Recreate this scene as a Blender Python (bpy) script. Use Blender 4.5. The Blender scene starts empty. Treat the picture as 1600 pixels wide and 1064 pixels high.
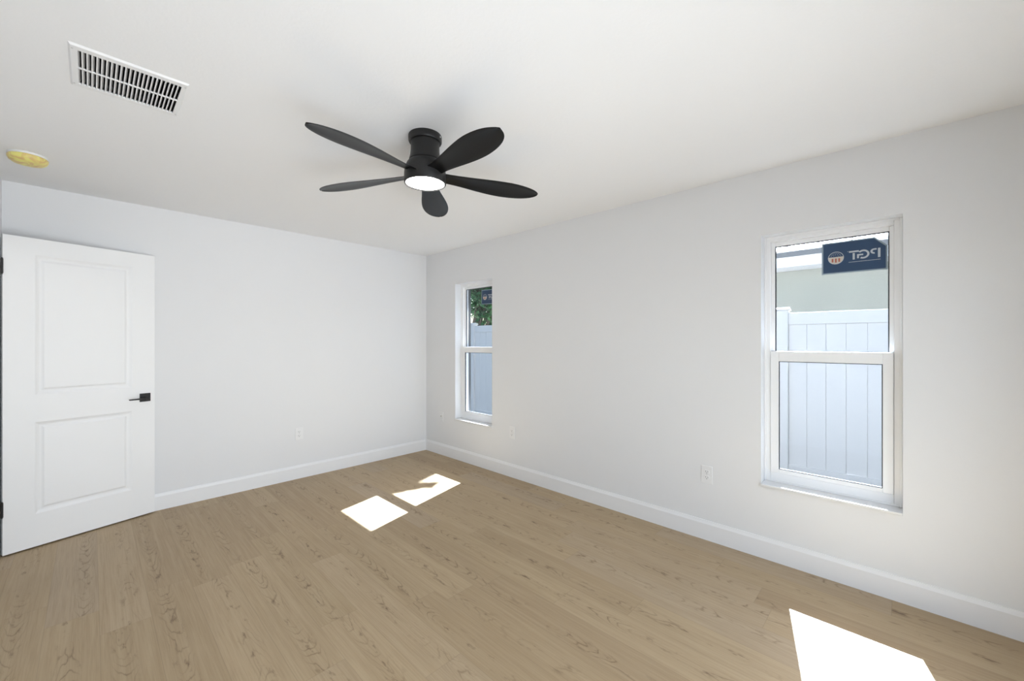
import bpy, bmesh, math, random
from mathutils import Vector, Matrix, noise
random.seed(7)
R = math.radians
SC = bpy.context.scene
COL = SC.collection

# ---------------------------------------------------------------- camera, light, exposure
CAM = (-2.9413, -4.3366, 1.3602)
cd = bpy.data.cameras.new('camera')
cd.sensor_width = 36.0
cd.lens = 634.36 / 1600 * 36.0
cd.shift_y = 1.83 / 1600
cd.clip_start = 0.02
cam = bpy.data.objects.new('camera', cd)
COL.objects.link(cam)
cam.location = CAM
cam.rotation_euler = (R(90), 0, -R(46.065))
SC.camera = cam

SC.view_settings.view_transform = 'Standard'
SC.view_settings.look = 'None'
SC.view_settings.exposure = 0.0
SC.view_settings.gamma = 1.0
SC.view_settings.use_curve_mapping = False

SUN = Vector((0.976, 0.255, 1.0)).normalized()      # towards the sun
world = bpy.data.worlds.new('sky')
SC.world = world
world.use_nodes = True
wn = world.node_tree
sky = wn.nodes.new('ShaderNodeTexSky')
sky.sky_type = 'NISHITA'
sky.sun_disc = False
sky.sun_elevation = math.asin(SUN.z)
sky.sun_rotation = math.atan2(SUN.x, SUN.y)
sky.dust_density = 2.0
bg = wn.nodes['Background']
bg.inputs['Strength'].default_value = 0.45
wn.links.new(sky.outputs[0], bg.inputs[0])

sl = bpy.data.lights.new('sun', 'SUN')
sl.energy = 80.0
sl.angle = R(0.53)
sl.color = (0.87, 0.98, 1.15)
so = bpy.data.objects.new('sun', sl)
COL.objects.link(so)
so.rotation_euler = SUN.to_track_quat('Z', 'Y').to_euler()
so.location = (6, 1, 8)

# added fill lamps outside the made-up rear door: one broad, one narrower, tilted up
for nm, en, spread, lx, lw in (('fill_wide', 45.0, 165, -1.85, 2.6), ('fill_narrow', 29.0, 92, -2.20, 1.9)):
    al = bpy.data.lights.new(nm, 'AREA')
    al.shape = 'RECTANGLE'
    al.size = lw
    al.size_y = 1.95
    al.energy = en
    al.spread = R(spread)
    al.color = (0.95, 0.975, 1.02)
    ao = bpy.data.objects.new(nm, al)
    COL.objects.link(ao)
    ao.location = (lx, -5.12 - (0.01 if spread < 100 else 0.0), 1.02)
    ao.rotation_euler = (R(102 if spread < 100 else 90), 0, 0)      # -Z of the lamp points to +Y

hl = bpy.data.lights.new('hall_fill', 'POINT')          # added unseen fill, lightens the hallway and the gap beside the door
hl.energy = 9.0
hl.shadow_soft_size = 0.12
ho = bpy.data.objects.new('hall_fill', hl)
COL.objects.link(ho)
ho.location = (-4.05, -1.6, 2.25)

H = 2.44
XL, YF = -3.353, -4.90                     # left wall, wall behind the camera
XO = 0.235                                  # outer face of the window wall

# ---------------------------------------------------------------- materials
def nodes(name):
    m = bpy.data.materials.new(name)
    m.use_nodes = True
    nt = m.node_tree
    return m, nt, nt.nodes['Principled BSDF']

def mat(name, col, rough=0.5, metal=0.0, spec=0.5, bump=0.0, bscale=200.0, var=0.0, vscale=3.0):
    m, nt, b = nodes(name)
    b.inputs['Roughness'].default_value = rough
    b.inputs['Metallic'].default_value = metal
    b.inputs['Specular IOR Level'].default_value = spec
    b.inputs['Base Color'].default_value = (*col, 1)
    tc = nt.nodes.new('ShaderNodeTexCoord')
    if var > 0:
        n = nt.nodes.new('ShaderNodeTexNoise')
        n.inputs['Scale'].default_value = vscale
        n.inputs['Detail'].default_value = 4
        nt.links.new(tc.outputs['Object'], n.inputs['Vector'])
        mx = nt.nodes.new('ShaderNodeMix')
        mx.data_type = 'RGBA'
        mx.inputs['A'].default_value = (*[c * (1 - var) for c in col], 1)
        mx.inputs['B'].default_value = (*[min(1, c * (1 + var)) for c in col], 1)
        nt.links.new(n.outputs['Fac'], mx.inputs['Factor'])
        nt.links.new(mx.outputs['Result'], b.inputs['Base Color'])
    if bump > 0:
        n2 = nt.nodes.new('ShaderNodeTexNoise')
        n2.inputs['Scale'].default_value = bscale
        n2.inputs['Detail'].default_value = 3
        nt.links.new(tc.outputs['Object'], n2.inputs['Vector'])
        bp = nt.nodes.new('ShaderNodeBump')
        bp.inputs['Strength'].default_value = bump
        bp.inputs['Distance'].default_value = 0.002
        nt.links.new(n2.outputs['Fac'], bp.inputs['Height'])
        nt.links.new(bp.outputs['Normal'], b.inputs['Normal'])
    return m

def glass_mat(name, tint, ior=1.45):
    m = bpy.data.materials.new(name)
    m.use_nodes = True
    nt = m.node_tree
    nt.nodes.clear()
    out = nt.nodes.new('ShaderNodeOutputMaterial')
    tr = nt.nodes.new('ShaderNodeBsdfTransparent')
    tr.inputs['Color'].default_value = (*tint, 1)
    gl = nt.nodes.new('ShaderNodeBsdfGlossy')
    gl.inputs['Roughness'].default_value = 0.0
    fr = nt.nodes.new('ShaderNodeFresnel')
    fr.inputs['IOR'].default_value = ior
    mx = nt.nodes.new('ShaderNodeMixShader')
    geo = nt.nodes.new('ShaderNodeNewGeometry')          # the pane reflects once, on its front face
    mu = nt.nodes.new('ShaderNodeMath')
    mu.operation = 'MULTIPLY_ADD'
    mu.inputs[1].default_value = -1.0
    mu.inputs[2].default_value = 1.0
    m2 = nt.nodes.new('ShaderNodeMath')
    m2.operation = 'MULTIPLY'
    nt.links.new(geo.outputs['Backfacing'], mu.inputs[0])
    nt.links.new(mu.outputs[0], m2.inputs[0])
    nt.links.new(fr.outputs[0], m2.inputs[1])
    nt.links.new(m2.outputs[0], mx.inputs[0])
    nt.links.new(tr.outputs[0], mx.inputs[1])
    nt.links.new(gl.outputs[0], mx.inputs[2])
    nt.links.new(mx.outputs[0], out.inputs['Surface'])
    return m

def emit_mat(name, col, strength):
    m, nt, b = nodes(name)
    b.inputs['Base Color'].default_value = (0.9, 0.9, 0.9, 1)
    b.inputs['Emission Color'].default_value = (*col, 1)
    b.inputs['Emission Strength'].default_value = strength
    return m

M = {}
M['wall'] = mat('wall_paint', (0.815, 0.817, 0.825), 0.75, spec=0.3, bump=0.10, bscale=120)
M['ceiling'] = mat('ceiling_paint', (0.91, 0.912, 0.917), 0.85, spec=0.2, bump=0.35, bscale=60)
M['trim'] = mat('trim_paint', (0.87, 0.87, 0.875), 0.38, spec=0.5)
M['door'] = mat('door_paint', (0.91, 0.912, 0.915), 0.42, spec=0.5)
M['vinyl'] = mat('white_vinyl', (0.93, 0.93, 0.93), 0.35)
M['sill'] = mat('pale_marble', (0.82, 0.82, 0.82), 0.25, var=0.03, vscale=14)
M['gasket'] = mat('dark_gasket', (0.03, 0.033, 0.036), 0.6)
M['glass'] = glass_mat('window_glass', (0.83, 0.845, 0.85))
M['black'] = mat('matte_black_metal', (0.012, 0.012, 0.012), 0.38)
M['fan'] = mat('fan_black', (0.013, 0.0125, 0.0125), 0.42, spec=0.35)
M['blade'] = mat('fan_blade_black', (0.003, 0.003, 0.0031), 0.30, spec=0.15)
M['lamp'] = emit_mat('fan_light_diffuser', (1.0, 0.98, 0.95), 15.0)
M['grille'] = mat('grille_white', (0.86, 0.86, 0.86), 0.4)
M['duct'] = mat('duct_lining', (0.012, 0.012, 0.012), 0.9)
M['plate'] = mat('outlet_white', (0.85, 0.85, 0.855), 0.3)
M['slot'] = mat('outlet_slot', (0.05, 0.05, 0.05), 0.6)
M['screw'] = mat('painted_screw', (0.62, 0.62, 0.62), 0.35, metal=0.3)
M['brass'] = mat('coax_metal', (0.45, 0.43, 0.38), 0.35, metal=0.9)
M['fence'] = mat('fence_vinyl', (0.92, 0.87, 0.81), 0.45)
M['stucco'] = mat('stucco_pale_green', (0.315, 0.312, 0.268), 0.9, bump=0.6, bscale=45, var=0.04, vscale=2.0)
M['outwall'] = mat('exterior_stucco_grey', (0.11, 0.11, 0.11), 0.9, bump=0.5, bscale=45)
M['fascia'] = mat('fascia_white', (0.84, 0.84, 0.86), 0.5)
M['dripedge'] = mat('gutter_grey', (0.16, 0.16, 0.16), 0.5)
M['roof'] = mat('metal_roof_white', (0.85, 0.85, 0.85), 0.4)
M['bark'] = mat('bark', (0.07, 0.055, 0.04), 0.9, var=0.3, vscale=9, bump=0.6, bscale=30)
M['ground'] = mat('dark_soil_ground', (0.085, 0.08, 0.065), 0.95, var=0.25, vscale=14)
M['navy'] = mat('sticker_navy', (0.020, 0.055, 0.125), 0.45, var=0.12, vscale=18)
M['stkedge'] = mat('sticker_edge', (0.30, 0.38, 0.44), 0.5)
M['stkgrey'] = mat('sticker_print_grey', (0.52, 0.56, 0.60), 0.5)
M['stkred'] = mat('sticker_print_red', (0.42, 0.13, 0.09), 0.5)
M['stkcream'] = mat('sticker_print_cream', (0.60, 0.56, 0.50), 0.5)

def leaf_mat():
    m, nt, b = nodes('leaf_green')
    b.inputs['Roughness'].default_value = 0.5
    geo = nt.nodes.new('ShaderNodeNewGeometry')
    rp = nt.nodes.new('ShaderNodeValToRGB')
    rp.color_ramp.elements[0].color = (0.012, 0.060, 0.020, 1)
    rp.color_ramp.elements[1].color = (0.045, 0.20, 0.045, 1)
    nt.links.new(geo.outputs['Random Per Island'], rp.inputs[0])
    nt.links.new(rp.outputs[0], b.inputs['Base Color'])
    return m
M['leaf'] = leaf_mat()

def cover_mat():
    m, nt, b = nodes('yellow_dust_cover')
    b.inputs['Roughness'].default_value = 0.35
    tc = nt.nodes.new('ShaderNodeTexCoord')
    n = nt.nodes.new('ShaderNodeTexNoise')
    n.inputs['Scale'].default_value = 22
    n.inputs['Detail'].default_value = 3
    n.inputs['Distortion'].default_value = 1.2
    nt.links.new(tc.outputs['Object'], n.inputs['Vector'])
    rp = nt.nodes.new('ShaderNodeValToRGB')
    e = rp.color_ramp.elements
    e[0].position = 0.36
    e[0].color = (0.72, 0.50, 0.20, 1)
    e[1].position = 0.56
    e[1].color = (0.84, 0.77, 0.24, 1)
    nt.links.new(n.outputs['Fac'], rp.inputs[0])
    nt.links.new(rp.outputs[0], b.inputs['Base Color'])
    return m
M['cover'] = cover_mat()

def floor_mat():
    """vinyl planks running along Y: 0.182 wide, 1.22 long, each with its own tone and oak grain"""
    m, nt, b = nodes('oak_plank_floor')
    L = nt.links.new
    def math_(op, a, c=None, d=None):
        n = nt.nodes.new('ShaderNodeMath')
        n.operation = op
        for i, v in enumerate((a, c, d)):
            if v is None:
                continue
            if isinstance(v, (int, float)):
                n.inputs[i].default_value = v
            else:
                L(v, n.inputs[i])
        return n.outputs[0]
    def comb(x, y, z):
        n = nt.nodes.new('ShaderNodeCombineXYZ')
        for i, v in enumerate((x, y, z)):
            if isinstance(v, (int, float)):
                n.inputs[i].default_value = v
            else:
                L(v, n.inputs[i])
        return n.outputs[0]
    def noise_(vec, scale, detail=3, rough=0.55, dist=0.0):
        n = nt.nodes.new('ShaderNodeTexNoise')
        n.inputs['Scale'].default_value = scale
        n.inputs['Detail'].default_value = detail
        n.inputs['Roughness'].default_value = rough
        n.inputs['Distortion'].default_value = dist
        L(vec, n.inputs['Vector'])
        return n.outputs['Fac']
    def white(vec):
        n = nt.nodes.new('ShaderNodeTexWhiteNoise')
        L(vec, n.inputs['Vector'])
        return n.outputs
    def ramp(v, stops):
        n = nt.nodes.new('ShaderNodeValToRGB')
        els = n.color_ramp.elements
        while len(els) < len(stops):
            els.new(0.5)
        for e, (p, c) in zip(els, stops):
            e.position = p
            e.color = (*c, 1) if len(c) == 3 else c
        L(v, n.inputs[0])
        return n.outputs[0]
    def mix(f, A, B, mode='MIX'):
        n = nt.nodes.new('ShaderNodeMix')
        n.data_type = 'RGBA'
        n.blend_type = mode
        for k, v in (('Factor', f), ('A', A), ('B', B)):
            if isinstance(v, (int, float)):
                n.inputs[k].default_value = v
            elif isinstance(v, tuple):
                n.inputs[k].default_value = (*v, 1)
            else:
                L(v, n.inputs[k])
        return n.outputs['Result']
    tc = nt.nodes.new('ShaderNodeTexCoord')
    sp = nt.nodes.new('ShaderNodeSeparateXYZ')
    L(tc.outputs['Object'], sp.inputs[0])
    X, Y = sp.outputs[0], sp.outputs[1]
    PW, PL = 0.182, 1.22
    u = math_('DIVIDE', X, PW)
    row = math_('FLOOR', u)
    ul = math_('SUBTRACT', math_('FRACT', u), 0.5)              # -0.5 .. 0.5 across
    off = white(comb(row, 3.7, 0))[0]
    v = math_('ADD', math_('DIVIDE', Y, PL), off)
    colm = math_('FLOOR', v)
    vl = math_('FRACT', v)
    wn_ = white(comb(row, colm, 1.3))
    rnd = wn_[0]
    spc = nt.nodes.new('ShaderNodeSeparateColor')
    L(wn_[1], spc.inputs[0])
    r1, r2, r3 = spc.outputs[0], spc.outputs[1], spc.outputs[2]
    seed = math_('MULTIPLY', rnd, 57.0)
    # plain tone
    tone = ramp(rnd, [(0.0, (0.405, 0.296, 0.178)), (0.35, (0.455, 0.342, 0.206)),
                      (0.7, (0.485, 0.366, 0.226)), (1.0, (0.450, 0.349, 0.236))])
    # broad cloudy variation along the plank
    cloud = noise_(comb(math_('MULTIPLY', X, 7.0), math_('MULTIPLY', Y, 1.3), seed), 1.0, 3)
    c1 = mix(math_('MULTIPLY', ramp(cloud, [(0.35, (0, 0, 0)), (0.65, (1, 1, 1))]), 0.30), tone, (0.364, 0.260, 0.149))
    # fine straight streaks
    st = noise_(comb(math_('MULTIPLY', X, 190.0), math_('MULTIPLY', Y, 4.5), seed), 1.0, 3, 0.65)
    c2 = mix(math_('MULTIPLY', ramp(st, [(0.42, (0, 0, 0)), (0.72, (1, 1, 1))]), 0.34), c1, (0.285, 0.193, 0.106))
    st2 = noise_(comb(math_('MULTIPLY', X, 60.0), math_('MULTIPLY', Y, 1.6), math_('ADD', seed, 9.0)), 1.0, 2)
    c2b = mix(math_('MULTIPLY', ramp(st2, [(0.45, (0, 0, 0)), (0.75, (1, 1, 1))]), 0.26), c2, (0.571, 0.451, 0.292))
    # cathedral figure: nested arches
    ctr = math_('MULTIPLY', math_('SUBTRACT', r1, 0.5), 0.5)
    du = math_('SUBTRACT', ul, ctr)
    wob = noise_(comb(math_('MULTIPLY', X, 26.0), math_('MULTIPLY', Y, 5.0), seed), 1.0, 3)
    wob2 = noise_(comb(math_('MULTIPLY', X, 5.0), math_('MULTIPLY', Y, 2.2), math_('ADD', seed, 21.0)), 1.0, 2)
    sgn = math_('SUBTRACT', math_('MULTIPLY', math_('GREATER_THAN', r2, 0.5), 2.0), 1.0)
    g = math_('ADD', math_('MULTIPLY', math_('MULTIPLY', du, du), 40.0),
              math_('MULTIPLY', math_('MULTIPLY', vl, sgn), 13.0))
    g = math_('ADD', g, math_('ADD', math_('MULTIPLY', wob, 2.2), math_('MULTIPLY', wob2, 9.0)))
    ring = math_('ABSOLUTE', math_('SINE', math_('MULTIPLY', g, 2.6)))
    line = ramp(ring, [(0.0, (1, 1, 1)), (0.30, (0.15, 0.15, 0.15)), (0.5, (0, 0, 0))])
    band = math_('ABSOLUTE', du)
    core = ramp(band, [(0.05, (1, 1, 1)), (0.26, (0, 0, 0))])
    patch = ramp(wob2, [(0.40, (0, 0, 0)), (0.58, (1, 1, 1))])
    msk = math_('MULTIPLY', math_('MULTIPLY', line, core), math_('MULTIPLY', patch, 0.78))
    c3 = mix(msk, c2b, (0.185, 0.118, 0.064))
    # dark mineral flecks
    fl = noise_(comb(math_('MULTIPLY', X, 42.0), math_('MULTIPLY', Y, 11.0), math_('ADD', seed, 3.0)), 1.0, 4, 0.6)
    c4 = mix(math_('MULTIPLY', math_('MULTIPLY', ramp(fl, [(0.58, (0, 0, 0)), (0.70, (1, 1, 1))]), core), 0.80), c3, (0.16, 0.10, 0.055))
    # joints
    ju = math_('GREATER_THAN', math_('ABSOLUTE', ul), 0.4945)
    jv = math_('GREATER_THAN', math_('ABSOLUTE', math_('SUBTRACT', vl, 0.5)), 0.4992)
    j = math_('MAXIMUM', ju, jv)
    c5 = mix(math_('MULTIPLY', j, 0.30), c4, (0.170, 0.117, 0.074))
    L(c5, b.inputs['Base Color'])
    rr = math_('ADD', math_('MULTIPLY', st, 0.10), 0.40)
    L(rr, b.inputs['Roughness'])
    b.inputs['Specular IOR Level'].default_value = 0.28
    bp = nt.nodes.new('ShaderNodeBump')
    bp.inputs['Strength'].default_value = 0.06
    bp.inputs['Distance'].default_value = 0.001
    L(math_('SUBTRACT', 1.0, math_('MAXIMUM', msk, j)), bp.inputs['Height'])
    L(bp.outputs[0], b.inputs['Normal'])
    return m
M['floor'] = floor_mat()

# ---------------------------------------------------------------- mesh helpers
def box(bm, x0, x1, y0, y1, z0, z1, mi=0):
    if x0 > x1: x0, x1 = x1, x0
    if y0 > y1: y0, y1 = y1, y0
    if z0 > z1: z0, z1 = z1, z0
    v = [bm.verts.new((x, y, z)) for x in (x0, x1) for y in (y0, y1) for z in (z0, z1)]
    for f in ((0, 1, 3, 2), (4, 6, 7, 5), (0, 4, 5, 1), (2, 3, 7, 6), (0, 2, 6, 4), (1, 5, 7, 3)):
        fc = bm.faces.new([v[i] for i in f])
        fc.material_index = mi

def prism(bm, pts, axis, a0, a1, mi=0):
    """pts: 2-D outline in the two other axes (order x,y / x,z / y,z) extruded along axis"""
    def p3(p, a):
        return {0: (a, p[0], p[1]), 1: (p[0], a, p[1]), 2: (p[0], p[1], a)}[axis]
    A = [bm.verts.new(p3(p, a0)) for p in pts]
    B = [bm.verts.new(p3(p, a1)) for p in pts]
    n = len(pts)
    fs = [bm.faces.new(A), bm.faces.new(B[::-1])]
    for i in range(n):
        fs.append(bm.faces.new((A[i], B[i], B[(i + 1) % n], A[(i + 1) % n])))
    for f in fs:
        f.material_index = mi

def lathe(bm, prof, seg=64, c=(0, 0), mi=0, cap0=True, cap1=True):
    rings = []
    for r, z in prof:
        rings.append([bm.verts.new((c[0] + r * math.cos(2 * math.pi * k / seg), c[1] + r * math.sin(2 * math.pi * k / seg), z)) for k in range(seg)])
    for a, b_ in zip(rings, rings[1:]):
        for k in range(seg):
            f = bm.faces.new((a[k], a[(k + 1) % seg], b_[(k + 1) % seg], b_[k]))
            f.material_index = mi
    if cap0: bm.faces.new(rings[0][::-1]).material_index = mi
    if cap1: bm.faces.new(rings[-1]).material_index = mi

def cyl(bm, p, q, r, seg=20, mi=0):
    p, q = Vector(p), Vector(q)
    d = (q - p)
    mt = d.to_track_quat('Z', 'Y').to_matrix()
    A = [bm.verts.new(p + mt @ Vector((r * math.cos(2 * math.pi * k / seg), r * math.sin(2 * math.pi * k / seg), 0))) for k in range(seg)]
    B = [bm.verts.new(v.co + d) for v in A]
    fs = [bm.faces.new(A[::-1]), bm.faces.new(B)]
    for k in range(seg):
        fs.append(bm.faces.new((A[k], A[(k + 1) % seg], B[(k + 1) % seg], B[k])))
    for f in fs: f.material_index = mi

def obj(name, bm, mats, parent=None, bevel=0.0, smooth=False, bseg=2):
    bmesh.ops.recalc_face_normals(bm, faces=bm.faces)
    me = bpy.data.meshes.new(name)
    bm.to_mesh(me)
    bm.free()
    for m in (mats if isinstance(mats, (list, tuple)) else [mats]):
        me.materials.append(m)
    o = bpy.data.objects.new(name, me)
    COL.objects.link(o)
    if parent is not None:
        o.parent = parent
    if smooth:
        for p in me.polygons: p.use_smooth = True
        e = o.modifiers.new('edge_split', 'EDGE_SPLIT')
        e.split_angle = R(40)
    if bevel > 0:
        bv = o.modifiers.new('bevel', 'BEVEL')
        bv.width = bevel
        bv.segments = bseg
        bv.limit_method = 'ANGLE'
        bv.angle_limit = R(40)
        bv.harden_normals = False
    return o

def tag(o, label=None, cat=None, group=None, kind=None):
    if label: o['label'] = label
    if cat: o['category'] = cat
    if group: o['group'] = group
    if kind: o['kind'] = kind
    return o

def empty(name, loc=(0, 0, 0), rz=0.0):
    o = bpy.data.objects.new(name, None)
    o.empty_display_size = 0.1
    COL.objects.link(o)
    o.location = loc
    o.rotation_euler = (0, 0, rz)
    return o

def copy_tree(o, parent=None):
    c = o.copy()
    COL.objects.link(c)
    c.parent = parent
    for ch in list(o.children):
        copy_tree(ch, c)
    return c

# ---------------------------------------------------------------- room shell
HX = -4.62                                   # far side of the hallway beyond the door
bm = bmesh.new()
box(bm, HX - 0.1, 0, YF - 0.15, 0.15, -0.12, 0.0)
tag(obj('floor', bm, M['floor']), 'floor of pale brown oak-look planks running along the window wall', 'floor', kind='structure')

VX0, VX1, VY0, VY1 = -2.978, -2.674, -2.147, -1.866     # duct opening of the air vent
bm = bmesh.new()
box(bm, HX - 0.1, VX0, YF - 0.15, 0.15, H, H + 0.14)
box(bm, VX1, XO, YF - 0.15, 0.15, H, H + 0.14)
box(bm, VX0, VX1, YF - 0.15, VY0, H, H + 0.14)
box(bm, VX0, VX1, VY1, 0.15, H, H + 0.14)
tag(obj('ceiling', bm, M['ceiling']), 'white textured ceiling with a dark fan and an air vent', 'ceiling', kind='structure')

XM = 0.170                                   # painted inside, grey stucco from here to the street
WZ0, WZ1 = 0.453, 2.030
WIN = [(-4.335, -3.690), (-1.210, -0.588)]   # near window, far window
bm = bmesh.new()
ys = [YF - 0.15, WIN[0][0], WIN[0][1], WIN[1][0], WIN[1][1], 0.15]
for i in range(5):
    if i in (1, 3):
        for x0, x1, mi in ((0, XM, 0), (XM, XO, 1)):
            box(bm, x0, x1, ys[i], ys[i + 1], -0.30, WZ0, mi)
            box(bm, x0, x1, ys[i], ys[i + 1], WZ1, H, mi)
    else:
        for x0, x1, mi in ((0, XM, 0), (XM, XO, 1)):
            box(bm, x0, x1, ys[i], ys[i + 1], -0.30, H, mi)
wr = obj('wall_right', bm, [M['wall'], M['outwall']])
tag(wr, 'white painted wall with two tall narrow windows', 'wall', kind='structure')

bm = bmesh.new()
box(bm, HX - 0.1, 0, 0, 0.15, -0.12, H)
tag(obj('wall_back', bm, M['wall']), 'white painted wall behind the open door', 'wall', kind='structure')

DY0, DY1, DZ = -1.035, -0.245, 2.062         # doorway in the left wall
bm = bmesh.new()
box(bm, XL - 0.115, XL, YF, DY0, 0, H)
box(bm, XL - 0.115, XL, DY1, 0, 0, H)
box(bm, XL - 0.115, XL, DY0, DY1, DZ, H)
tag(obj('wall_left', bm, M['wall']), 'white painted wall at the left edge with the doorway', 'wall', kind='structure')

PX0, PX1, PZ = -3.20, -0.50, 2.04            # patio door added behind the camera to let the fill lamps in
bm = bmesh.new()
box(bm, HX - 0.1, PX0, YF - 0.15, YF, -0.12, H)
box(bm, PX1, 0, YF - 0.15, YF, -0.12, H)
box(bm, PX0, PX1, YF - 0.15, YF, PZ, H)
tag(obj('wall_front', bm, M['wall']), 'white painted wall behind the viewer with an added wide patio door', 'wall', kind='structure')

bm = bmesh.new()
box(bm, HX - 0.1, HX, YF, 0, 0, H)
tag(obj('wall_hall', bm, M['wall']), 'white hallway wall beyond the doorway', 'wall', kind='structure')

# baseboards
BT, BH = 0.014, 0.132
def base_profile(s=1):
    return [(0, 0), (BT * s, 0), (BT * s, BH - 0.022), (BT * 0.55 * s, BH - 0.006), (BT * 0.45 * s, BH), (0, BH)]
def baseboard(name, axis, a0, a1, at, s, label):
    b_ = bmesh.new()
    pts = [(at + p[0] * s, p[1]) for p in base_profile()]
    prism(b_, pts, axis, a0, a1)
    return tag(obj(name, b_, M['trim']), label, 'baseboard', kind='structure')
baseboard('baseboard_right', 1, YF, 0, 0, -1, 'white baseboard under the two windows')
baseboard('baseboard_left', 1, YF, DY0 - 0.06, XL, 1, 'white baseboard along the wall with the doorway')
baseboard('baseboard_front', 0, XL, PX0 - 0.06, YF, 1, 'white baseboard behind the viewer')
b_ = bmesh.new()
prism(b_, [(p[0] * -1, p[1]) for p in base_profile()], 0, XL, -BT)      # (y,z) outline along X
tag(obj('baseboard_back', b_, M['trim']), 'white baseboard running from the door to the corner', 'baseboard', kind='structure')

# door frame and casing on the left wall
bm = bmesh.new()
for x0, x1 in ((XL, XL + 0.014), (XL - 0.129, XL - 0.115)):
    box(bm, x0, x1, DY1 - 0.018, DY1 + 0.085, 0, DZ + 0.045)
    box(bm, x0, x1, DY0 - 0.055, DY0 + 0.018, 0, DZ + 0.045)
    box(bm, x0, x1, DY0 + 0.018, DY1 - 0.018, DZ - 0.018, DZ + 0.045)
box(bm, XL - 0.115, XL, DY1 - 0.018, DY1, 0, DZ)
box(bm, XL - 0.115, XL, DY0, DY0 + 0.018, 0, DZ)
box(bm, XL - 0.115, XL, DY0, DY1, DZ - 0.018, DZ)
tag(obj('trim_1', bm, M['trim'], bevel=0.002), 'white door casing at the far left', 'door casing', kind='structure')

# patio door added behind the viewer as an opening for the fill lamps
pd = tag(empty('door_2', (0.5 * (PX0 + PX1), YF - 0.08, 0)), 'white sliding patio door added behind the viewer for the fill lamps', 'patio door', kind='structure')
bm = bmesh.new()
w = 0.5 * (PX1 - PX0)
box(bm, -w, -w + 0.05, -0.05, 0.05, 0, PZ)
box(bm, w - 0.05, w, -0.05, 0.05, 0, PZ)
box(bm, -w + 0.05, w - 0.05, -0.05, 0.05, PZ - 0.05, PZ)
box(bm, -w + 0.05, w - 0.05, -0.05, 0.05, 0, 0.04)
obj('door_frame', bm, M['vinyl'], pd, bevel=0.003)
for s, yy in ((-1, -0.022), (1, 0.022)):
    x0, x1 = (-w + 0.05, 0.03) if s < 0 else (-0.03, w - 0.05)
    bm = bmesh.new()
    box(bm, x0, x0 + 0.06, yy - 0.018, yy + 0.018, 0.04, PZ - 0.05)
    box(bm, x1 - 0.06, x1, yy - 0.018, yy + 0.018, 0.04, PZ - 0.05)
    box(bm, x0 + 0.06, x1 - 0.06, yy - 0.018, yy + 0.018, PZ - 0.11, PZ - 0.05)
    box(bm, x0 + 0.06, x1 - 0.06, yy - 0.018, yy + 0.018, 0.04, 0.11)
    pn = obj('door_panel', bm, M['vinyl'], pd, bevel=0.002)
    bm = bmesh.new()
    box(bm, x0 + 0.06, x1 - 0.06, yy - 0.002, yy + 0.002, 0.11, PZ - 0.11)
    obj('pane', bm, M['glass'], pn)

# ---------------------------------------------------------------- windows
def ring_bars(bm, y0, y1, z0, z1, w, x0, x1, wb=None, wt=None):
    wb = w if wb is None else wb
    wt = w if wt is None else wt
    box(bm, x0, x1, y0, y0 + w, z0, z1)
    box(bm, x0, x1, y1 - w, y1, z0, z1)
    box(bm, x0, x1, y0 + w, y1 - w, z0, z0 + wb)
    box(bm, x0, x1, y0 + w, y1 - w, z1 - wt, z1)

SILL_T = 0.468
def window(name, y0, y1, label):
    yc = 0.5 * (y0 + y1)
    root = tag(empty(name, (0, yc, WZ0)), label, 'window', kind='structure')
    def L(o):                                   # built in world space, carried by the root
        o.parent = root
        o.location = (0, -yc, -WZ0)
        return o
    # outer frame: flange, stepped jambs, glazing stop around the fixed upper pane
    bm = bmesh.new()
    ring_bars(bm, y0, y1, SILL_T, WZ1, 0.034, 0.086, 0.168, wb=0.060)
    gy0, gy1 = y0 + 0.053, y1 - 0.053           # upper glass
    ring_bars(bm, y0 + 0.034, y1 - 0.034, 1.262, WZ1 - 0.034, 0.019, 0.112, 0.150, wb=0.036, wt=0.026)
    # stop behind the sliding sash
    ring_bars(bm, y0 + 0.034, y1 - 0.034, 0.528, 1.270, 0.026, 0.1125, 0.150, wb=0.012, wt=0.02)
    # bead highlight lines
    ring_bars(bm, y0 + 0.0, y1 - 0.0, SILL_T, WZ1, 0.012, 0.080, 0.086, wb=0.012)
    L(obj('window_frame', bm, M['vinyl'], None, bevel=0.0025))
    bm = bmesh.new()
    ring_bars(bm, gy0, gy1, 1.298, 1.970, 0.0055, 0.119, 0.1275)
    L(obj('gasket', bm, M['gasket']))
    bm = bmesh.new()
    box(bm, 0.1282, 0.1322, gy0 - 0.004, gy1 + 0.004, 1.294, 1.974)
    L(obj('upper_pane', bm, M['glass']))
    # lower sash
    bm = bmesh.new()
    sy0, sy1 = y0 + 0.0355, y1 - 0.0355
    ring_bars(bm, sy0, sy1, 0.530, 1.300, 0.044, 0.076, 0.111, wb=0.024, wt=0.064)
    ls = L(obj('lower_sash', bm, M['vinyl'], None, bevel=0.003))
    bm = bmesh.new()
    ly0, ly1 = sy0 + 0.044, sy1 - 0.044
    ring_bars(bm, ly0, ly1, 0.554, 1.236, 0.0040, 0.080, 0.0905)
    obj('gasket', bm, M['gasket'], ls)
    bm = bmesh.new()
    box(bm, 0.091, 0.095, ly0 - 0.004, ly1 + 0.004, 0.550, 1.240)
    obj('lower_pane', bm, M['glass'], ls)
    bm = bmesh.new()
    box(bm, -0.018, 0.170, y0, y1, WZ0, SILL_T)
    L(obj('window_sill', bm, M['sill'], None, bevel=0.003))
    return root
window('window_1', *WIN[0], 'near white single-hung window with pale house wall and fence outside')
window('window_2', *WIN[1], 'far white single-hung window near the corner with tree outside')

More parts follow.
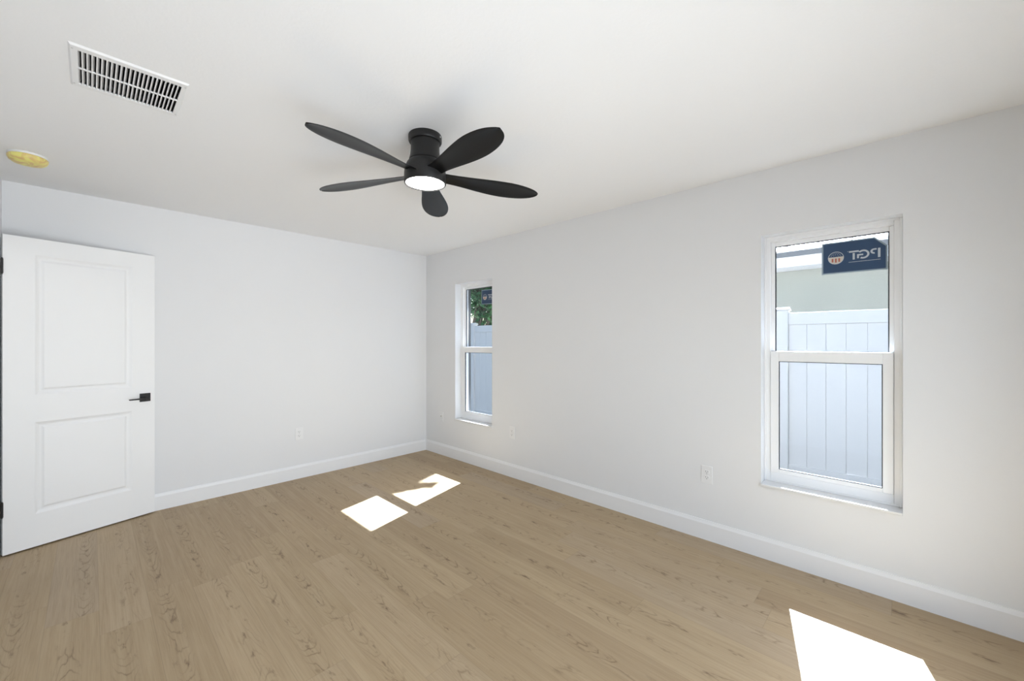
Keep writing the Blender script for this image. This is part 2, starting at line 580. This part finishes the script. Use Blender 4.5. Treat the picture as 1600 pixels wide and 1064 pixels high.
# ---------------------------------------------------------------- stickers on the upper panes
def arc_strip(bm, cy, cz, r0, r1, a0, a1, x0, x1, n=18, mi=0, sy=1.0):
    pts = [(cy + sy * r1 * math.cos(R(a0 + (a1 - a0) * k / n)), cz + r1 * math.sin(R(a0 + (a1 - a0) * k / n))) for k in range(n + 1)]
    pts += [(cy + sy * r0 * math.cos(R(a1 - (a1 - a0) * k / n)), cz + r0 * math.sin(R(a1 - (a1 - a0) * k / n))) for k in range(n + 1)]
    for k in range(n):                         # convex pieces, so every cap is planar and clean
        q = [pts[k], pts[k + 1], pts[2 * n - k], pts[2 * n + 1 - k]]
        prism(bm, q, 0, x0, x1, mi)

def sticker(loc, label, sc=1.0, tilt=0.0):
    """built facing the street: seen from the room its print reads mirrored.
       local y to the street reader's right, z up, origin at the lower left corner seen from the street"""
    root = tag(empty('window_sticker', loc), label, 'sticker', 'maker stickers on the window panes')
    root.scale = (1, sc, sc)
    root.rotation_euler = (tilt, 0, 0)
    W_, H_ = 0.293, 0.188
    bm = bmesh.new()
    out = [(0, 0), (W_, 0), (W_, H_), (0.054, H_), (0, H_ - 0.055)]
    prism(bm, out, 0, -0.0006, 0.0006)
    obj('backing_sheet', bm, M['stkedge'], root)
    bm = bmesh.new()
    e = 0.0075
    inn = [(e, e), (W_ - e, e), (W_ - e, H_ - e), (0.054 + 0.003, H_ - e), (e, H_ - 0.055 - 0.003)]
    prism(bm, inn, 0, -0.0009, 0.0009)
    obj('printed_panel', bm, M['navy'], root)
    # lettering  P G T
    X0, X1 = -0.0012, 0.0012
    bm = bmesh.new()
    zb, zt = 0.074, 0.124
    # P : bar, then an open bowl
    box(bm, X0, X1, 0.030, 0.0405, zb - 0.002, zt)
    arc_strip(bm, 0.056, 0.109, 0.0065, 0.0150, -100, 100, X0, X1, sy=1.1)
    box(bm, X0, X1, 0.046, 0.056, zt - 0.0085, zt)
    # G : wide open ring with a bar
    arc_strip(bm, 0.103, 0.0985, 0.0165, 0.0255, 40, 300, X0, X1, n=26, sy=1.05)
    box(bm, X0, X1, 0.103, 0.130, 0.093, 0.1015)
    box(bm, X0, X1, 0.1215, 0.130, 0.078, 0.093)
    # T : top bar, and a stem set just below it
    box(bm, X0, X1, 0.122, 0.166, zt - 0.009, zt)
    box(bm, X0, X1, 0.1400, 0.1495, zb - 0.001, zt - 0.0135)
    box(bm, X0, X1, 0.170, 0.173, zt - 0.003, zt)
    # tagline: too small to read, a row of fine strokes
    yy = 0.030
    while yy < 0.166:
        w_ = random.uniform(0.002, 0.0045)
        box(bm, X0, X1, yy, yy + w_, 0.0585, 0.0612)
        yy += w_ + 0.0009
    obj('lettering', bm, M['stkgrey'], root)
    # round badge: rayed upper half, striped lower half
    bm = bmesh.new()
    cy, cz, r = 0.226, 0.093, 0.037
    arc_strip(bm, cy, cz, r - 0.0028, r, 0, 360, X0, X1, n=48, mi=0)
    arc_strip(bm, cy, cz, 0.0, r - 0.0028, 180, 360, -0.00105, 0.00105, n=24, mi=1)
    box(bm, X0, X1, cy - r, cy + r, cz - 0.002, cz + 0.006, 1)
    for k in (-1, 0, 1):
        hgt = 0.027 if k == 0 else 0.024
        box(bm, -0.0014, 0.0014, cy + k * 0.0155 - 0.0042, cy + k * 0.0155 + 0.0042, cz - hgt, cz - 0.003, 2)
    for a in range(20, 170, 20):
        for rr in (0.014, 0.023):
            if rr < 0.02 and a % 40: continue
            py, pz = cy + rr * math.cos(R(a)), cz + 0.006 + rr * math.sin(R(a)) * 0.95
            box(bm, X0, X1, py - 0.0014, py + 0.0014, pz - 0.0014, pz + 0.0014, 0)
    obj('badge', bm, [M['stkgrey'], M['stkcream'], M['stkred']], root)
    return root
sticker((0.1272, -4.275, 1.763), 'navy sticker lettered PGT at the top of the near window')
sticker((0.1272, -1.152, 1.775), 'navy sticker lettered PGT at the top of the far window', sc=0.86, tilt=R(1.5))

# ---------------------------------------------------------------- door
hx, hy = -3.326, -0.254
dw, dh, dt = 0.767, 2.030, 0.033
door = tag(empty('door_1', (hx, hy, 0), math.atan2(0.207, 0.739)), 'white two-panel door standing open against the back wall', 'door', kind='structure')
bm = bmesh.new()
z0, z1 = 0.010, 2.040
PANELS = [(0.135, 0.629, 0.225, 0.830), (0.135, 0.629, 1.009, 1.932)]
def door_face(bm, y, s):
    """s=+1: recess goes towards +y"""
    xs = [0, PANELS[0][0], PANELS[0][1], dw]
    zs = [z0, PANELS[0][2], PANELS[0][3], PANELS[1][2], PANELS[1][3], z1]
    V = {}
    for i, x in enumerate(xs):
        for j, z in enumerate(zs):
            V[i, j] = bm.verts.new((x, y, z))
    for i in range(3):
        for j in range(5):
            cell = [V[i, j], V[i + 1, j], V[i + 1, j + 1], V[i, j + 1]]
            if i == 1 and j in (1, 3):
                x0, x1, a0, a1 = xs[1], xs[2], zs[j], zs[j + 1]
                prev = cell
                for ins, dep in ((0.004, 0.0015), (0.012, 0.0060), (0.020, 0.0092), (0.030, 0.0095), (0.034, 0.0080), (0.042, 0.0030), (0.046, 0.0024)):
                    cur = [bm.verts.new((x0 + ins, y + s * dep, a0 + ins)), bm.verts.new((x1 - ins, y + s * dep, a0 + ins)),
                           bm.verts.new((x1 - ins, y + s * dep, a1 - ins)), bm.verts.new((x0 + ins, y + s * dep, a1 - ins))]
                    for k in range(4):
                        bm.faces.new((prev[k], prev[(k + 1) % 4], cur[(k + 1) % 4], cur[k]))
                    prev = cur
                bm.faces.new(prev)
            else:
                bm.faces.new(cell)
    return V
A = door_face(bm, 0.0, 1)
B = door_face(bm, dt, -1)
def stitch(keys):
    for a, b_ in zip(keys, keys[1:]):
        bm.faces.new((A[a], A[b_], B[b_], B[a]))
stitch([(i, 0) for i in range(4)])
stitch([(i, 5) for i in range(4)])
stitch([(0, j) for j in range(6)])
stitch([(3, j) for j in range(6)])
obj('door_leaf', bm, M['door'], door)
# handle
bm = bmesh.new()
box(bm, 0.6725, 0.7375, -0.010, 0.0, 0.893, 0.957)
hd = obj('door_handle', bm, M['black'], door, bevel=0.0015)
bm = bmesh.new()
cyl(bm, (0.705, -0.010, 0.921), (0.705, -0.058, 0.921), 0.010)
prism(bm, [(0.594, 0.9155), (0.716, 0.9145), (0.716, 0.9275), (0.594, 0.9245)], 1, -0.060, -0.046)
obj('lever', bm, M['black'], hd, bevel=0.002)
# hinges
for zc in (0.300, 1.838):
    bm = bmesh.new()
    cyl(bm, (-0.004, -0.0065, zc - 0.045), (-0.004, -0.0065, zc + 0.045), 0.0062, 16)
    cyl(bm, (-0.004, -0.0065, zc + 0.045), (-0.004, -0.0065, zc + 0.051), 0.0045, 16)
    cyl(bm, (-0.004, -0.0065, zc - 0.051), (-0.004, -0.0065, zc - 0.045), 0.0045, 16)
    box(bm, -0.0018, 0.0, -0.003, 0.030, zc - 0.045, zc + 0.045)
    obj('hinge', bm, M['black'], door)

# ---------------------------------------------------------------- ceiling fan
FX, FY = -1.722, -2.529
fan = tag(empty('ceiling_fan', (FX, FY, H)), 'black five-blade flush ceiling fan with a round white light', 'ceiling fan')
bm = bmesh.new()
lathe(bm, [(0.084, 0.0), (0.086, -0.004), (0.086, -0.030), (0.083, -0.036), (0.076, -0.037)], 72)
cn = obj('canopy', bm, M['fan'], fan, smooth=True)
bm = bmesh.new()
cyl(bm, (0.083 * math.cos(R(-62)), 0.083 * math.sin(R(-62)), -0.017), (0.0885 * math.cos(R(-62)), 0.0885 * math.sin(R(-62)), -0.017), 0.0035, 12)
obj('screw', bm, M['screw'], cn)
bm = bmesh.new()
lathe(bm, [(0.074, -0.037), (0.0735, -0.060), (0.0745, -0.085), (0.078, -0.110), (0.083, -0.130), (0.0835, -0.133), (0.081, -0.134), (0.081, -0.139)], 72)
obj('neck', bm, M['fan'], fan, smooth=True)
bm = bmesh.new()
lathe(bm, [(0.081, -0.139), (0.086, -0.140), (0.094, -0.150), (0.102, -0.170), (0.1065, -0.190), (0.108, -0.205), (0.108, -0.247), (0.1065, -0.252), (0.1005, -0.253), (0.0995, -0.246)], 72)
obj('motor_housing', bm, M['fan'], fan, smooth=True)
bm = bmesh.new()
lathe(bm, [(0.0994, -0.244), (0.0985, -0.247), (0.080, -0.2485), (0.04, -0.249), (0.006, -0.249)], 72)
obj('light_diffuser', bm, M['lamp'], fan, smooth=True)
# blades: petal outline, thin, pitched, slightly cambered
BR = 0.646
def blade_mesh():
    bm = bmesh.new()
    n, mcr = 56, 10
    th = 0.0055
    top, bot = [], []
    for i in range(n + 1):
        t = math.sin(i / n * math.pi / 2)           # closer rows towards the rounded tip
        r = 0.092 + (BR - 0.092) * t
        s = t
        lead = 0.042 + 0.045 * math.sin(min(1.0, s / 0.66) * math.pi / 2) ** 1.8
        trail = 0.040 + 0.031 * math.sin(min(1.0, s / 0.74) * math.pi / 2) ** 2.0
        if t > 0.60:                           # rounded tip
            k = (t - 0.60) / 0.40
            f = math.sqrt(max(0.0, 1 - k ** 2.4))
            lead *= f
            trail *= f
        lead = max(lead, 0.0012); trail = max(trail, 0.0012)
        tw = -R(13 - 6 * t)
        zc = -0.208 - 0.018 * t
        rt, rb = [], []
        for j in range(mcr + 1):
            w_ = -trail + (lead + trail) * j / mcr
            q = (j / mcr - 0.5) * 2
            cam_ = 0.004 * (1 - q * q)
            hh = th * 0.5 * math.sqrt(max(0.05, 1 - q ** 8)) * (0.25 if t > 0.9995 else 1.0)
            y, z = w_ * math.cos(tw), zc + w_ * math.sin(tw) + cam_
            rt.append(bm.verts.new((r, y, z + hh)))
            rb.append(bm.verts.new((r, y, z - hh)))
        top.append(rt); bot.append(rb)
    for i in range(n):
        for j in range(mcr):
            bm.faces.new((top[i][j], top[i + 1][j], top[i + 1][j + 1], top[i][j + 1]))
            bm.faces.new((bot[i][j], bot[i][j + 1], bot[i + 1][j + 1], bot[i + 1][j]))
        for j in (0, mcr):
            bm.faces.new((top[i][j], bot[i][j], bot[i + 1][j], top[i + 1][j]))
    for i in (0, n):
        for j in range(mcr):
            bm.faces.new((top[i][j], top[i][j + 1], bot[i][j + 1], bot[i][j]))
    return bm
b0 = obj('blade', blade_mesh(), M['blade'], fan, smooth=True)
BA = 46.9
b0.rotation_euler = (0, 0, R(BA))
for k in range(1, 5):
    b1 = b0.copy()
    COL.objects.link(b1)
    b1.parent = fan
    b1.rotation_euler = (0, 0, R(BA + 72 * k))

# ---------------------------------------------------------------- ceiling air vent
vent = tag(empty('ceiling_vent', (0.5 * (VX0 + VX1), 0.5 * (VY0 + VY1), H)), 'square white slatted air vent in the ceiling', 'air vent')
ox, oy = 0.5 * (VX1 - VX0), 0.5 * (VY1 - VY0)
bm = bmesh.new()
fx, fy, t = 0.1735, 0.1735, 0.007
outer = [(-fx, -fy), (fx, -fy), (fx, fy), (-fx, fy)]
mid = [(-fx + 0.006, -fy + 0.006), (fx - 0.006, -fy + 0.006), (fx - 0.006, fy - 0.006), (-fx + 0.006, fy - 0.006)]
inner = [(-ox, -oy), (ox, -oy), (ox, oy), (-ox, oy)]
Ls = []
for pts, z in ((outer, 0.0), (mid, -t), (inner, -t), (inner, 0.020)):
    Ls.append([bm.verts.new((p[0], p[1], z)) for p in pts])
for a, b_ in zip(Ls, Ls[1:]):
    for k in range(4):
        bm.faces.new((a[k], a[(k + 1) % 4], b_[(k + 1) % 4], b_[k]))
obj('frame', bm, M['grille'], vent)
for sx in (-1, 1):
    for sy in (-1, 1):
        bm = bmesh.new()
        lathe(bm, [(0.0035, -t), (0.0033, -t - 0.0010), (0.0015, -t - 0.0014)], 14, (sx * (fx - 0.011), sy * (oy + 0.004)))
        obj('screw', bm, M['screw'], vent, smooth=True)
bm = bmesh.new()
box(bm, -ox, ox, -0.0045, 0.0045, -t - 0.0005, -t + 0.004)
obj('divider_bar', bm, M['grille'], vent)
bm = bmesh.new()                               # open-bottomed duct box above the grille
dz = 0.30
box(bm, -ox - 0.01, -ox, -oy - 0.01, oy + 0.01, 0.021, dz)
box(bm, ox, ox + 0.01, -oy - 0.01, oy + 0.01, 0.021, dz)
box(bm, -ox, ox, -oy - 0.01, -oy, 0.021, dz)
box(bm, -ox, ox, oy, oy + 0.01, 0.021, dz)
box(bm, -ox, ox, -oy, oy, dz - 0.01, dz)
obj('duct', bm, M['duct'], vent)
NS = 23
pitch = 2 * ox / NS
bm = bmesh.new()
prism(bm, [(-0.0018, -t + 0.0005), (0.0018, -t + 0.0005), (0.0022, -t + 0.002), (0.0075, 0.0085), (0.0068, 0.0090), (0.0012, -t + 0.0025), (-0.0018, -t + 0.002)], 1, -oy, oy)
s0 = obj('slat', bm, M['grille'], vent)
s0.location.x = -ox + 0.001
for k in range(1, NS):
    s1 = s0.copy()
    COL.objects.link(s1)
    s1.parent = vent
    s1.location.x = -ox + 0.001 + k * pitch

# ---------------------------------------------------------------- smoke detector under a yellow cover
sm = tag(empty('smoke_detector', (-3.193, -0.682, H)), 'round white smoke detector under a yellow dust cover', 'smoke detector')
bm = bmesh.new()
lathe(bm, [(0.078, 0.0), (0.079, -0.003), (0.079, -0.009), (0.076, -0.012), (0.060, -0.013)], 56)
obj('base', bm, M['plate'], sm, smooth=True)
bm = bmesh.new()
seg, prof = 56, [(0.0775, -0.0115), (0.0800, -0.015), (0.0795, -0.025), (0.0745, -0.037), (0.061, -0.048), (0.035, -0.054), (0.004, -0.055)]
lathe(bm, prof, seg)
for v in bm.verts:
    r_ = math.hypot(v.co.x, v.co.y)
    if r_ > 0.01:
        k = 0.0022 * noise.noise(Vector((v.co.x * 60, v.co.y * 60, v.co.z * 90))) * (1 if v.co.z < -0.026 else 0.25)
        v.co.x *= 1 + k / r_
        v.co.y *= 1 + k / r_
        v.co.z += k * 0.8 if v.co.z < -0.03 else 0
obj('dust_cover', bm, M['cover'], sm, smooth=True)

# ---------------------------------------------------------------- outlets
def outlet(name, loc, rz, label):
    """local: face towards -y, plate in the x-z plane"""
    root = tag(empty(name, loc, rz), label, 'power outlet', 'duplex power outlets')
    bm = bmesh.new()
    box(bm, -0.0365, 0.0365, -0.0055, 0.0, -0.060, 0.060)
    obj('plate', bm, M['plate'], root, bevel=0.0025)
    for s in (-1, 1):
        bm = bmesh.new()
        zc = s * 0.0195
        pts = []
        for k in range(28):
            a = 2 * math.pi * k / 28
            pts.append((0.0172 * math.cos(a), zc + max(-0.0138, min(0.0138, 0.0172 * math.sin(a)))))
        prism(bm, pts, 1, -0.0085, -0.0055)
        rc = obj('receptacle', bm, M['plate'], root)
        bm = bmesh.new()
        box(bm, -0.0078, -0.0054, -0.0088, -0.0084, zc - 0.0005, zc + 0.0075)
        box(bm, 0.0054, 0.0078, -0.0088, -0.0084, zc + 0.0005, zc + 0.0070)
        lathe_pts = [(0.0026 * math.cos(2 * math.pi * k / 14), zc - 0.0075 + 0.0026 * math.sin(2 * math.pi * k / 14)) for k in range(14)]
        prism(bm, lathe_pts, 1, -0.0088, -0.0084)
        obj('slots', bm, M['slot'], rc)
    bm = bmesh.new()
    cyl(bm, (0, -0.0055, 0), (0, -0.0068, 0), 0.0028, 14)
    obj('screw', bm, M['screw'], root)
    return root
outlet('power_outlet', (-1.500, 0.0, 0.443), 0, 'white duplex outlet on the back wall between door and corner')
outlet('power_outlet', (0.0, -1.508, 0.446), R(-90), 'white duplex outlet just right of the far window')
outlet('power_outlet', (0.0, -3.366, 0.447), R(-90), 'white duplex outlet left of the near window')
cx_ = tag(empty('cable_plate', (0, -0.322, 0.455), R(-90)), 'small white cable wall plate between corner and far window', 'wall plate')
bm = bmesh.new()
box(bm, -0.035, 0.035, -0.0045, 0.0, -0.057, 0.057)
obj('plate', bm, M['wall'], cx_, bevel=0.002)
bm = bmesh.new()
cyl(bm, (0, -0.0045, 0.008), (0, -0.013, 0.008), 0.0048, 14)
obj('connector', bm, M['brass'], cx_)

# ---------------------------------------------------------------- outside
GZ = -0.28
bm = bmesh.new()
box(bm, XO, 16, -14, 16, GZ - 0.2, GZ)
tag(obj('ground', bm, M['ground']), 'dark bare side yard between the house and fence', 'ground', kind='structure')
bm = bmesh.new()                                # eave of this house over the windows
box(bm, XO, 0.812, YF - 0.6, 0.6, 2.425, 2.445)
box(bm, 0.812, 0.832, YF - 0.6, 0.6, 2.425, 2.62)
prism(bm, [(XO, 2.80), (0.870, 2.62), (0.870, 2.64), (XO, 2.82)], 1, YF - 0.6, 0.6)
tag(obj('trim_2', bm, M['fascia']), 'white eave of this house above the windows outside', 'eave', kind='structure')

# vinyl fence
FXN = 2.83
FZ1, FZ0 = 1.705, -0.265
fence = tag(empty('vinyl_fence', (FXN, 0, GZ)), 'white vinyl privacy fence of vertical boards outside both windows', 'fence')
post_y = [-3.28 + 1.917 * k for k in range(-2, 6)]
dzf = -GZ
bm = bmesh.new()
box(bm, 0.012, 0.139, -0.0635, 0.0635, 0, FZ1 + 0.030 + dzf)
prism(bm, [(-0.004, -0.0), (0.155, -0.0), (0.155, 0.016), (0.0755, 0.040), (-0.004, 0.016)], 1, -0.0755, 0.0755)
for v in bm.verts:
    pass
bmesh.ops.translate(bm, verts=[v for v in bm.verts if abs(abs(v.co.y) - 0.0755) < 1e-6], vec=(0, 0, FZ1 + 0.030 + dzf))
p0 = obj('post', bm, M['fence'], fence, bevel=0.004)
p0.location.y = post_y[0]
for y in post_y[1:]:
    p1 = p0.copy()
    COL.objects.link(p1)
    p1.parent = fence
    p1.location.y = y
bm = bmesh.new()
half = 0.5 * 1.917 - 0.0635
box(bm, 0.048, 0.098, -half, half, FZ1 - 0.14 + dzf, FZ1 + dzf)         # top rail
box(bm, 0.048, 0.098, -half, half, FZ0 + dzf, FZ0 + 0.15 + dzf)         # bottom rail
nb = 10
bw = 2 * half / nb
for k in range(nb):
    y0 = -half + k * bw
    box(bm, 0.062, 0.084, y0 + 0.0018, y0 + bw - 0.0018, FZ0 + 0.15 + dzf, FZ1 - 0.14 + dzf)
    box(bm, 0.068, 0.078, y0 - 0.0018, y0 + 0.0018, FZ0 + 0.15 + dzf, FZ1 - 0.14 + dzf)
q0 = obj('board_panel', bm, M['fence'], fence, bevel=0.002)
q0.location.y = 0.5 * (post_y[0] + post_y[1])
for a, b_ in zip(post_y[1:], post_y[2:]):
    q1 = q0.copy()
    COL.objects.link(q1)
    q1.parent = fence
    q1.location.y = 0.5 * (a + b_)

# neighbouring house with a white standing-seam roof
NX, EX, EZ = 4.90, 4.45, 2.50
NY0, NY1 = -11.0, 0.3
nh = tag(empty('neighbor_house', (NX, NY0, GZ)), 'pale green stucco house with white metal roof beyond the fence', 'house')
def N(o):
    o.parent = nh
    o.location = (-NX, -NY0, -GZ)
    return o
bm = bmesh.new()
box(bm, NX, NX + 8, NY0, NY1, GZ, EZ + 0.02)
N(obj('wall', bm, M['stucco']))
bm = bmesh.new()
box(bm, EX + 0.02, NX, NY0, NY1, EZ, EZ + 0.018)
N(obj('soffit', bm, M['fascia']))
bm = bmesh.new()
box(bm, EX, EX + 0.02, NY0 - 0.1, NY1 + 0.1, EZ, EZ + 0.20)
N(obj('fascia', bm, M['fascia']))
bm = bmesh.new()
box(bm, EX - 0.03, EX, NY0 - 0.1, NY1 + 0.1, EZ + 0.150, EZ + 0.245)
N(obj('gutter', bm, M['dripedge'], None, bevel=0.006))
bm = bmesh.new()
pit = 0.36
rx1 = NX + 4.0
def rz(x): return EZ + 0.250 + pit * (x - EX)
prism(bm, [(EX - 0.045, rz(EX - 0.045)), (rx1, rz(rx1)), (NX + 8.4, rz(EX)), (NX + 8.4, rz(EX) - 0.03), (rx1, rz(rx1) - 0.03), (EX - 0.045, rz(EX - 0.045) - 0.012)], 1, NY0 - 0.1, NY1 + 0.1)
y = NY0
while y < NY1:                                   # raised seams
    prism(bm, [(EX - 0.045, rz(EX - 0.045)), (rx1, rz(rx1)), (rx1, rz(rx1) + 0.035), (EX - 0.045, rz(EX - 0.045) + 0.035)], 1, y, y + 0.03)
    y += 0.40
N(obj('roof', bm, M['roof']))

# leafy tree past the fence
def leaf_cloud(center, radii, n, size, seed, hollow=0.45, clumps=26):
    rnd = random.Random(seed)
    cl = []
    for _ in range(clumps):
        while True:
            p = Vector((rnd.uniform(-1, 1), rnd.uniform(-1, 1), rnd.uniform(-1, 1)))
            if hollow < p.length < 0.88: break
        cl.append((p, rnd.uniform(0.22, 0.38)))
    vs, fs = [], []
    for _ in range(n):
        p, s = rnd.choice(cl)
        d = Vector((rnd.gauss(0, 1), rnd.gauss(0, 1), rnd.gauss(0, 1))).normalized()
        q = p + d * s * rnd.uniform(0.45, 1.0)
        c = Vector((center[0] + q.x * radii[0], center[1] + q.y * radii[1], center[2] + q.z * radii[2]))
        a = Vector((rnd.gauss(0, 1), rnd.gauss(0, 1), rnd.gauss(0, 1))).normalized()
        b_ = a.cross(Vector((rnd.gauss(0, 1), rnd.gauss(0, 1), rnd.gauss(0, 1)))).normalized()
        L_ = size * rnd.uniform(0.7, 1.3)
        W_ = L_ * 0.42
        i = len(vs)
        nrm = a.cross(b_)
        vs += [c - a * L_ * 0.5, c + b_ * W_ * 0.5 - nrm * L_ * 0.06, c + a * L_ * 0.5, c - b_ * W_ * 0.5 - nrm * L_ * 0.06]
        fs += [(i, i + 1, i + 2, i + 3)]
    return vs, fs, cl
TC, TR = (4.35, 2.72, 4.15), (1.75, 2.60, 2.45)
tree = tag(empty('leafy_tree', (3.9, 3.75, GZ)), 'dense green leafy tree beyond the fence outside the far window', 'tree')
vs, fs, cl = leaf_cloud(TC, TR, 26000, 0.135, 11, 0.40, 44)
# a long outer bough on the house side of the crown, hung with dense clumps
BOUGH = []
rnd = random.Random(5)
sd = SUN / SUN.z
for fx_, fy_, rad, cnt in ((-1.00, -0.88, 0.17, 330), (-0.86, -0.86, 0.15, 300), (-0.73, -0.84, 0.12, 230), (-0.90, -0.98, 0.11, 190),
                           (-0.80, -1.05, 0.085, 140), (-0.71, -1.10, 0.07, 90), (-0.57, -0.80, 0.10, 120)):
    c0 = Vector((fx_, fy_, 0)) + sd * ((4.2 + rnd.uniform(-0.25, 0.25) - fx_) / sd.x)
    BOUGH.append(c0)
    for _ in range(cnt):
        d = Vector((rnd.gauss(0, 1), rnd.gauss(0, 1), rnd.gauss(0, 1))).normalized() * rad * rnd.uniform(0, 1) ** 0.5
        c = c0 + d
        a = Vector((rnd.gauss(0, 1), rnd.gauss(0, 1), rnd.gauss(0, 1))).normalized()
        b_ = a.cross(Vector((rnd.gauss(0, 1), rnd.gauss(0, 1), rnd.gauss(0, 1)))).normalized()
        L_ = 0.10 * rnd.uniform(0.7, 1.3)
        i = len(vs)
        vs += [c - a * L_ * 0.5, c + b_ * L_ * 0.22, c + a * L_ * 0.5, c - b_ * L_ * 0.22]
        fs += [(i, i + 1, i + 2, i + 3)]
me = bpy.data.meshes.new('foliage')
me.from_pydata([tuple(v - Vector((3.9, 3.75, GZ))) for v in vs], [], fs)
me.materials.append(M['leaf'])
fo = bpy.data.objects.new('foliage', me)
COL.objects.link(fo)
fo.parent = tree
bm = bmesh.new()
def limb(bm, pts, seg=10):
    prev = None
    for (p, r), nx in zip(pts, pts[1:] + [None]):
        d = ((Vector(nx[0]) - Vector(p)) if nx else (Vector(p) - Vector(pts[-2][0]))).normalized()
        mt = d.to_track_quat('Z', 'Y').to_matrix()
        cur = [bm.verts.new(Vector(p) + mt @ Vector((r * math.cos(2 * math.pi * k / seg), r * math.sin(2 * math.pi * k / seg), 0))) for k in range(seg)]
        if prev:
            for k in range(seg):
                bm.faces.new((prev[k], prev[(k + 1) % seg], cur[(k + 1) % seg], cur[k]))
        prev = cur
limb(bm, [((0, 0, 0), 0.17), ((0.03, -0.03, 1.0), 0.13), ((0.08, -0.12, 2.0), 0.115), ((0.2, -0.3, 3.2), 0.09), ((0.4, -0.6, 4.6), 0.05)])
for p, s in cl[:14]:
    q = Vector((TC[0] + p.x * TR[0] - 3.9, TC[1] + p.y * TR[1] - 3.75, TC[2] + p.z * TR[2] - GZ))
    h_ = min(max(q.z * 0.5, 1.7), 3.2)
    s_ = Vector((0.05 + 0.04 * h_, -0.1 * h_ + 0.02, h_))
    limb(bm, [(tuple(s_), 0.05), (tuple(s_.lerp(q, 0.5) + Vector((0, 0, 0.15))), 0.035), (tuple(q), 0.012)], 7)
for q in BOUGH:
    q = q - Vector((3.9, 3.75, GZ))
    limb(bm, [((0.3, -0.5, 4.0), 0.035), (tuple(Vector((0.3, -0.5, 4.0)).lerp(q, 0.6) + Vector((0, 0, 0.12))), 0.018), (tuple(q), 0.006)], 6)
obj('trunk', bm, M['bark'], tree, smooth=True)
